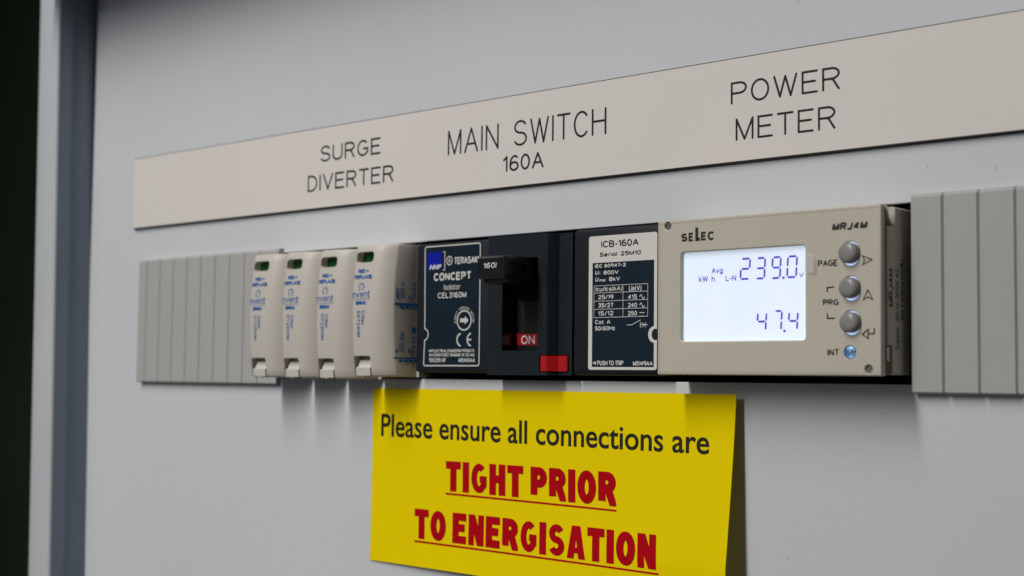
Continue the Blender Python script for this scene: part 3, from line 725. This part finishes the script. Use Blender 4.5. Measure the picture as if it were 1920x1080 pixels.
for xx in (T[0], P3(390, 520)[0], T[2]): p.ribbon([(xx, T[1]), (xx, T[3])], .15)
for yy in (492, 548):
    a = P3(502, yy); b = P3(535, yy); w_ = b[0] - a[0]
    p.ribbon([(a[0] + w_ * i / 16, a[1] + .62 * math.sin(2 * pi * i / 16)) for i in range(17)], .24)
a = P3(502, 598); b = P3(535, 598); w_ = b[0] - a[0]; p.rect(a[0], a[1] - .12, b[0], a[1] + .12)
for i in range(3): p.rect(a[0] + w_ * (.02 + .36 * i), a[1] - 1.15, a[0] + w_ * (.24 + .36 * i), a[1] - .9)
p.ribbon([P3(415, 682), P3(450, 680), P3(508, 647)], .2); p.ribbon([P3(507, 662), P3(507, 700)], .2); p.ribbon([P3(507, 680), P3(556, 679)], .2)
p.ribbon([P3(518, 665), P3(545, 696)], .18); p.ribbon([P3(545, 664), P3(518, 697)], .18)
p.poly([P3(182, 938), P3(207, 951), P3(207, 925)])
p.build('rating_print', WHITEINK, lab2)

# ================================================================== POWER METER
Z4 = lambda x, y: (1220 + x / 3, 370 + y / 3)
GY = -13.0
pm = thing('power_meter', 'beige digital power meter with glowing white display and three oval buttons', 'power meter', (258, 0, -20.5))
R4 = RX(Z4, GY); P4 = PT(Z4, GY)
mx0, mx1 = at(1233, 556, GY).x, at(1652, 556, GY).x
mz1, mz0 = (at(1240, 412, GY).z + at(1645, 385, GY).z) / 2, (at(1240, 701, GY).z + at(1655, 707, GY).z) / 2
op = R4(168, 811, 868, 288); op = (op[0], op[1], op[2], (op[3] + P4(168, 309)[1]) / 2 if False else P4(515, 290)[1])
btn = [P4(1121, 316), P4(1124, 512), P4(1127, 706)]
led = P4(1120, 873)
scr = [P4(96, 163), P4(1226, 968)]
holes = [rrect(op[0], op[2], op[1], op[3], .9)]
for b in btn: holes.append(ell(b[0], b[1], 2.72, 2.96, 36))
holes.append(ell(led[0], led[1], 1.6, 1.6, 24))
for s_ in scr: holes.append(ell(s_[0], s_[1], 1.05, 1.05, 20))
# top-right and lower-right clip bites in the face outline
face = [(mx0, mz0 + .3), (mx0 + .3, mz0), (mx1 - .3, mz0), (mx1, mz0 + .3), (mx1, mz1 - .3), (mx1 - .3, mz1), (mx0 + .3, mz1), (mx0, mz1 - .3)]
plate('front_face', METERP, pm, [face] + holes, GY, 2.2, .34)
# body behind
hx1 = at(1697, 550, -1).x
bm = bmesh.new()
box_bm(bm, mx0 + .5, hx1 + .35, GY + 2.3, 16, mz0 + .35, mz1 - .15, .8, seg=3)
hb = from_bm(bm)
k1 = bmesh.new(); prism_bm(k1, [(mx1 - 2.2, GY - 3), (mx1 + .1, GY - 3), (mx1 + 5, GY - 3), (mx1 + 5, GY + 3.2), (mx1 + .2, GY + 6.5), (mx1 - 2.2, GY + 6.5)], mz1 - 5.2, mz1 + 3)
k2 = bmesh.new(); box_bm(k2, mx1 - 1.5, mx1 + 4, GY - 1, GY + 4.5, mz0 - 2, mz0 + 7.5)
hb = boolean(hb, [from_bm(k1), from_bm(k2)])
hs = link('housing', hb, METERP, pm, smooth=30)
# clip tongues that show in the two bites
bm = bmesh.new(); R_ = 5.0; pts = []
for i in range(9):
    t = math.radians(180 + 88 * i / 8); pts.append((GY + 6.4 + (R_ - .2) * math.cos(t) * .85, mz1 - .3 + R_ * math.sin(t)))
inn = [(y * .86 + (GY + 6.4) * .14, z_ * .86 + (mz1 - .3) * .14) for y, z_ in pts]
po = pts + inn[::-1]
A = [bm.verts.new((mx1 - .9, y, z_)) for y, z_ in po]; B = [bm.verts.new((hx1 + .2, y, z_)) for y, z_ in po]
n = len(po)
for i in range(n): bm.faces.new((A[i], A[(i + 1) % n], B[(i + 1) % n], B[i]))
for i in range(8):
    bm.faces.new((A[i], A[i + 1], A[n - 2 - i], A[n - 1 - i])); bm.faces.new((B[i], B[i + 1], B[n - 2 - i], B[n - 1 - i]))
link('clip', from_bm(bm), METERP, hs, smooth=40)
box('clip', METERP, hs, mx1 - 1.2, mx1 + .5, GY + 2.3, GY + 3.4, mz0 + 3.6, mz0 + 7.1, .15)
# inset edge line along left and top of the face
p = Print(front(GY), .012)
p.ribbon([(mx0 + .75, mz0 + .9), (mx0 + .75, mz1 - .85), (mx1 - .5, mz1 - .85)], .10); p.ribbon([(mx0 + .75, mz0 + .75), (mx1 - .3, mz0 + .75)], .09)
p.build('edge_groove', mat('groove_shade_plastic', (.30, .27, .21), .6, .3, var=.05), pm)
# display
dp = plate('display', LCD, pm, [rrect(op[0] - .8, op[2] + .8, op[1] - .8, op[3] + .8, .3)], GY + 1.35, .6)
DYF = GY + 1.35
zz = Print(front(DYF), .02); Pd = PT(Z4, DYF); Rd = RX(Z4, DYF)
def seg7(pr, ch, x0, yt, x1, yb, w=.54):
    a = Pd(x0, yb); b = Pd(x1, yt); X0, X1, Zb, Zt = a[0] + w / 2 - .0, b[0] - w / 2, a[1] + w / 2, b[1] - w / 2
    lean = .32; Zm = (Zb + Zt) / 2; g = .13
    def pt(x, z_): return (x + lean * (z_ - Zb) / (Zt - Zb), z_)
    X1 -= lean
    def hseg(z_): pr.poly([pt(X0 + g, z_), pt(X0 + g + w / 2, z_ - w / 2), pt(X1 - g - w / 2, z_ - w / 2), pt(X1 - g, z_), pt(X1 - g - w / 2, z_ + w / 2), pt(X0 + g + w / 2, z_ + w / 2)])
    def vseg(x, za, zb_): pr.poly([pt(x, za + g), pt(x + w / 2, za + g + w / 2), pt(x + w / 2, zb_ - g - w / 2), pt(x, zb_ - g), pt(x - w / 2, zb_ - g - w / 2), pt(x - w / 2, za + g + w / 2)])
    S7 = {'2': 'abged', '3': 'abgcd', '9': 'abcdfg', '0': 'abcdef', '4': 'fgbc', '7': 'abc'}[ch]
    for c_ in S7:
        {'a': lambda: hseg(Zt), 'g': lambda: hseg(Zm), 'd': lambda: hseg(Zb), 'b': lambda: vseg(X1, Zm, Zt), 'c': lambda: vseg(X1, Zb, Zm), 'e': lambda: vseg(X0, Zb, Zm), 'f': lambda: vseg(X0, Zm, Zt)}[c_]()
for ch, *r_ in (('2', 500, 338, 565, 466), ('3', 588, 334, 650, 463), ('9', 676, 329, 738, 461), ('0', 762, 324, 829, 456), ('4', 593, 642, 657, 755), ('7', 688, 633, 744, 753), ('4', 769, 638, 834, 752)):
    seg7(zz, ch, *r_)
for x_, y_ in ((747, 453), (753, 752)): c = Pd(x_, y_); zz.rect(c[0] - .33, c[1] - .3, c[0] + .33, c[1] + .36)
zz.strokes('Avg', Rd(343, 436, 406, 394), .24); zz.strokes('kW', Rd(271, 477, 323, 442), .24); zz.strokes('h', Rd(343, 476, 361, 442), .24); zz.strokes('L-N', Rd(422, 471, 481, 438), .24); zz.strokes('V', Rd(836, 450, 861, 424), .24)
zz.build('digits', LCDINK, dp)
# buttons with the lit gap around them
def dome(cx, cz, rx, rz, y0, h, yb):
    bm = bmesh.new(); rings = []
    for y, k in ((yb, 1.0), (y0 - h * .45, 1.0), (y0 - h * .62, .975), (y0 - h * .78, .90), (y0 - h * .91, .74), (y0 - h * .98, .45)):
        rings.append([bm.verts.new((cx + rx * k * math.cos(2 * pi * i / 36), y, cz + rz * k * math.sin(2 * pi * i / 36))) for i in range(36)])
    for a, b in zip(rings, rings[1:]):
        for i in range(36): bm.faces.new((a[i], a[(i + 1) % 36], b[(i + 1) % 36], b[i]))
    bm.faces.new(rings[-1]); bm.faces.new(rings[0][::-1]); return from_bm(bm)
for b in btn:
    o = link('button', dome(b[0], b[1] + .08, 2.62, 2.56, GY, 2.0, GY + 1.9), BTN, pm, smooth=50)
    loops = [ell(b[0], b[1], 3.3, 3.7, 36), ell(b[0], b[1], 2.6, 2.4, 36)]
    plate('lit_ring', GLOW, o, loops, GY + .75, .2)
lens = link('indicator_lamp', dome(led[0], led[1], 1.5, 1.5, GY + .5, 1.0, GY + 1.9), LED, pm)
for s_ in scr:
    sc = plate('screw', STEEL, pm, [ell(s_[0], s_[1], 1.0, 1.0, 20)], GY + .7, 1.2, .12)
    p = Print(front(GY + .7), .02); p.ribbon([(s_[0] - .6, s_[1] - .5), (s_[0] + .6, s_[1] + .5)], .22); p.build('slot', METERINK, sc)
# printing on the face
p = Print(front(GY), .02)
p.strokes('S', R4(171, 251, 207, 202), .60, caps=False); p.strokes('E', R4(213, 249, 244, 197), .60, caps=False); p.strokes('E', R4(283, 244, 316, 192), .60, caps=False); p.strokes('C', R4(320, 243, 359, 189), .60, caps=False)
r = R4(251, 247, 277, 168); p.rect(r[0], r[1], r[0] + .95, r[3]); p.rect(r[0] + .95, r[1], r[2], r[1] + .9)
p.build('maker_mark', METERINK, pm)
p = Print(front(GY), .02)
p.strokes('MRJ4M', R4(1019, 191, 1223, 130), .55, .34, caps=False, slant=.22)
p.build('model_mark', METERINK, pm)
p = Print(front(GY), .02)
p.strokes('PAGE', R4(941, 392, 1053, 348), .36, caps=False); p.strokes('PRG', R4(969, 610, 1059, 571), .36, caps=False); p.strokes('INT', R4(994, 892, 1061, 852), .36, .28, caps=False)
p.ribbon([P4(993, 533), P4(993, 508), P4(1031, 505)], .40, lim=1.5); p.ribbon([P4(995, 652), P4(995, 681), P4(1036, 680)], .40, lim=1.5)
def closed_icon(pts): p.ribbon([P4(*q_) for q_ in pts], .34, closed=True, lim=2.2)
closed_icon([(1191, 328), (1245, 350), (1192, 380), (1203, 354)])
closed_icon([(1196, 576), (1222, 521), (1249, 575), (1223, 560)])
closed_icon([(1190, 770), (1224, 743), (1224, 794)])
p.ribbon([P4(1224, 769), P4(1258, 766), P4(1258, 734)], .36, lim=1.5)
p.build('button_legends', METERINK, pm)
XM = hx1 + .35
def ms(x0, y0, x1, y1):
    a = atX(*Z4(x0, y0), XM); b = atX(*Z4(x1, y1), XM); return (a.y, a.z, b.y, b.z)
p = Print(lambda u, v, h: (XM + h, u, v), .02)
p.strokes('MRJ4M', ms(1340, 614, 1362, 403), .45, turn=90, caps=False); p.strokes('Supply : 80 to 300V AC,', ms(1378, 862, 1398, 386), .26, turn=90, caps=False)
p.strokes('50 / 60Hz (10%)', ms(1406, 690, 1421, 350), .26, turn=90, caps=False)
p.build('side_print', METERINK, pm)
# clear pull tab of the display's protective film
f0 = P4(868, 452); f1 = P4(932, 318)
bm = bmesh.new(); loop = rrect(f0[0], f1[0], f0[1] + 1.0, f1[1], 1.3, 5); 
vs = [bm.verts.new((x, GY - .10 - 1.1 * max(0, (x - f0[0]) / (f1[0] - f0[0])) ** 1.5, z_)) for x, z_ in loop]
f = bm.faces.new(vs); r = bmesh.ops.extrude_face_region(bm, geom=[f])
for v in r['geom']:
    if isinstance(v, bmesh.types.BMVert): v.co.y -= .08
link('film_tab', from_bm(bm), FILM, pm, smooth=40)

# ================================================================== YELLOW NOTICE
sx0, sx1, sz1, sz0 = 131.2, 277.3, -25.3, -82.6
def lift(x, z):
    u = (x - sx0) / (sx1 - sx0); v = (sz1 - z) / (sz1 - sz0)
    u = max(0, min(1, u)); v = max(0, min(1.1, v))
    return     .25 + 8.1 * (u ** 2.4) * (.36 + .64 * min(1, v * 1.25) ** 1.2) + 1.6 * (v ** 3) * (1 - (2 * u - .9) ** 2 if abs(2 * u - .9) < 1 else 0)
def atS(px, py):
    Y = 0
    for _ in range(12): q_ = at(px, py, Y); Y = -lift(q_.x, q_.z)
    return (q_.x, q_.z)
sg = thing('warning_notice', 'curling yellow paper notice in black and red capitals under the modules', 'notice', ((sx0 + sx1) / 2, 0, sz0))
bm = bmesh.new(); nx, nzz = 48, 26; g0 = []; g1 = []
for j in range(nzz + 1):
    z_ = sz0 + (sz1 - sz0) * j / nzz
    g0.append([bm.verts.new((sx0 + (sx1 - sx0) * i / nx, -lift(sx0 + (sx1 - sx0) * i / nx, z_), z_)) for i in range(nx + 1)])
    g1.append([bm.verts.new((sx0 + (sx1 - sx0) * i / nx, -lift(sx0 + (sx1 - sx0) * i / nx, z_) + .16, z_)) for i in range(nx + 1)])
for j in range(nzz):
    for i in range(nx):
        bm.faces.new((g0[j][i], g0[j][i + 1], g0[j + 1][i + 1], g0[j + 1][i])); bm.faces.new((g1[j][i], g1[j + 1][i], g1[j + 1][i + 1], g1[j][i + 1]))
for i in range(nx):
    bm.faces.new((g0[0][i], g1[0][i], g1[0][i + 1], g0[0][i + 1])); bm.faces.new((g0[-1][i], g0[-1][i + 1], g1[-1][i + 1], g1[-1][i]))
for j in range(nzz):
    bm.faces.new((g0[j][0], g0[j + 1][0], g1[j + 1][0], g1[j][0])); bm.faces.new((g0[j][-1], g1[j][-1], g1[j + 1][-1], g0[j + 1][-1]))
link('paper', from_bm(bm), YELLOW, sg, smooth=50)
Z8 = lambda x, y: (680 + x / 2.595, 700 + y / 2.595)
# text lines run a little askew, as printed on the curling sheet: each line is laid between two sighted baseline ends
class Skew(Print):
    def __init__(s, bl, br, hl, hr):
        s.bl, s.br, s.hl, s.hr = [atS(*Z8(*q_)) for q_ in (bl, br, hl, hr)]
        def fn(u, v, h):
            b_ = [s.bl[k] + (s.br[k] - s.bl[k]) * u for k in (0, 1)]; t_ = [s.hl[k] + (s.hr[k] - s.hl[k]) * u for k in (0, 1)]
            x = b_[0] + (t_[0] - b_[0]) * v; z_ = b_[1] + (t_[1] - b_[1]) * v
            return (x, -lift(x, z_) - h, z_)
        Print.__init__(s, fn, .09)
p = Skew((90, 306), (1686, 396), (92, 195), (1688, 275))
p.text('Please ensure all connections are', (0, 0, 1, 1), .012); p.build('lettering', BLACKINK, sg)
p = Skew((405, 571), (1234, 648), (406, 426), (1234, 482))
p.heavy('TIGHT PRIOR', (0, 0, 1, 1)); p.build('lettering', REDINK, sg)
p = Skew((404, 589), (1235, 673), (404, 580), (1235, 664))
for i in range(12): p.rect(i / 12, 0, (i + 1) / 12, 1); p.n = 0
p.build('underline', REDINK, sg)
p = Skew((252, 801), (1428, 956), (254, 657), (1428, 786))
p.heavy('TO ENERGISATION', (0, 0, 1, 1)); p.build('lettering', REDINK, sg)
p = Skew((252, 820), (1440, 982), (252, 811), (1440, 973))
for i in range(12): p.rect(i / 12, 0, (i + 1) / 12, 1); p.n = 0
p.build('underline', REDINK, sg)
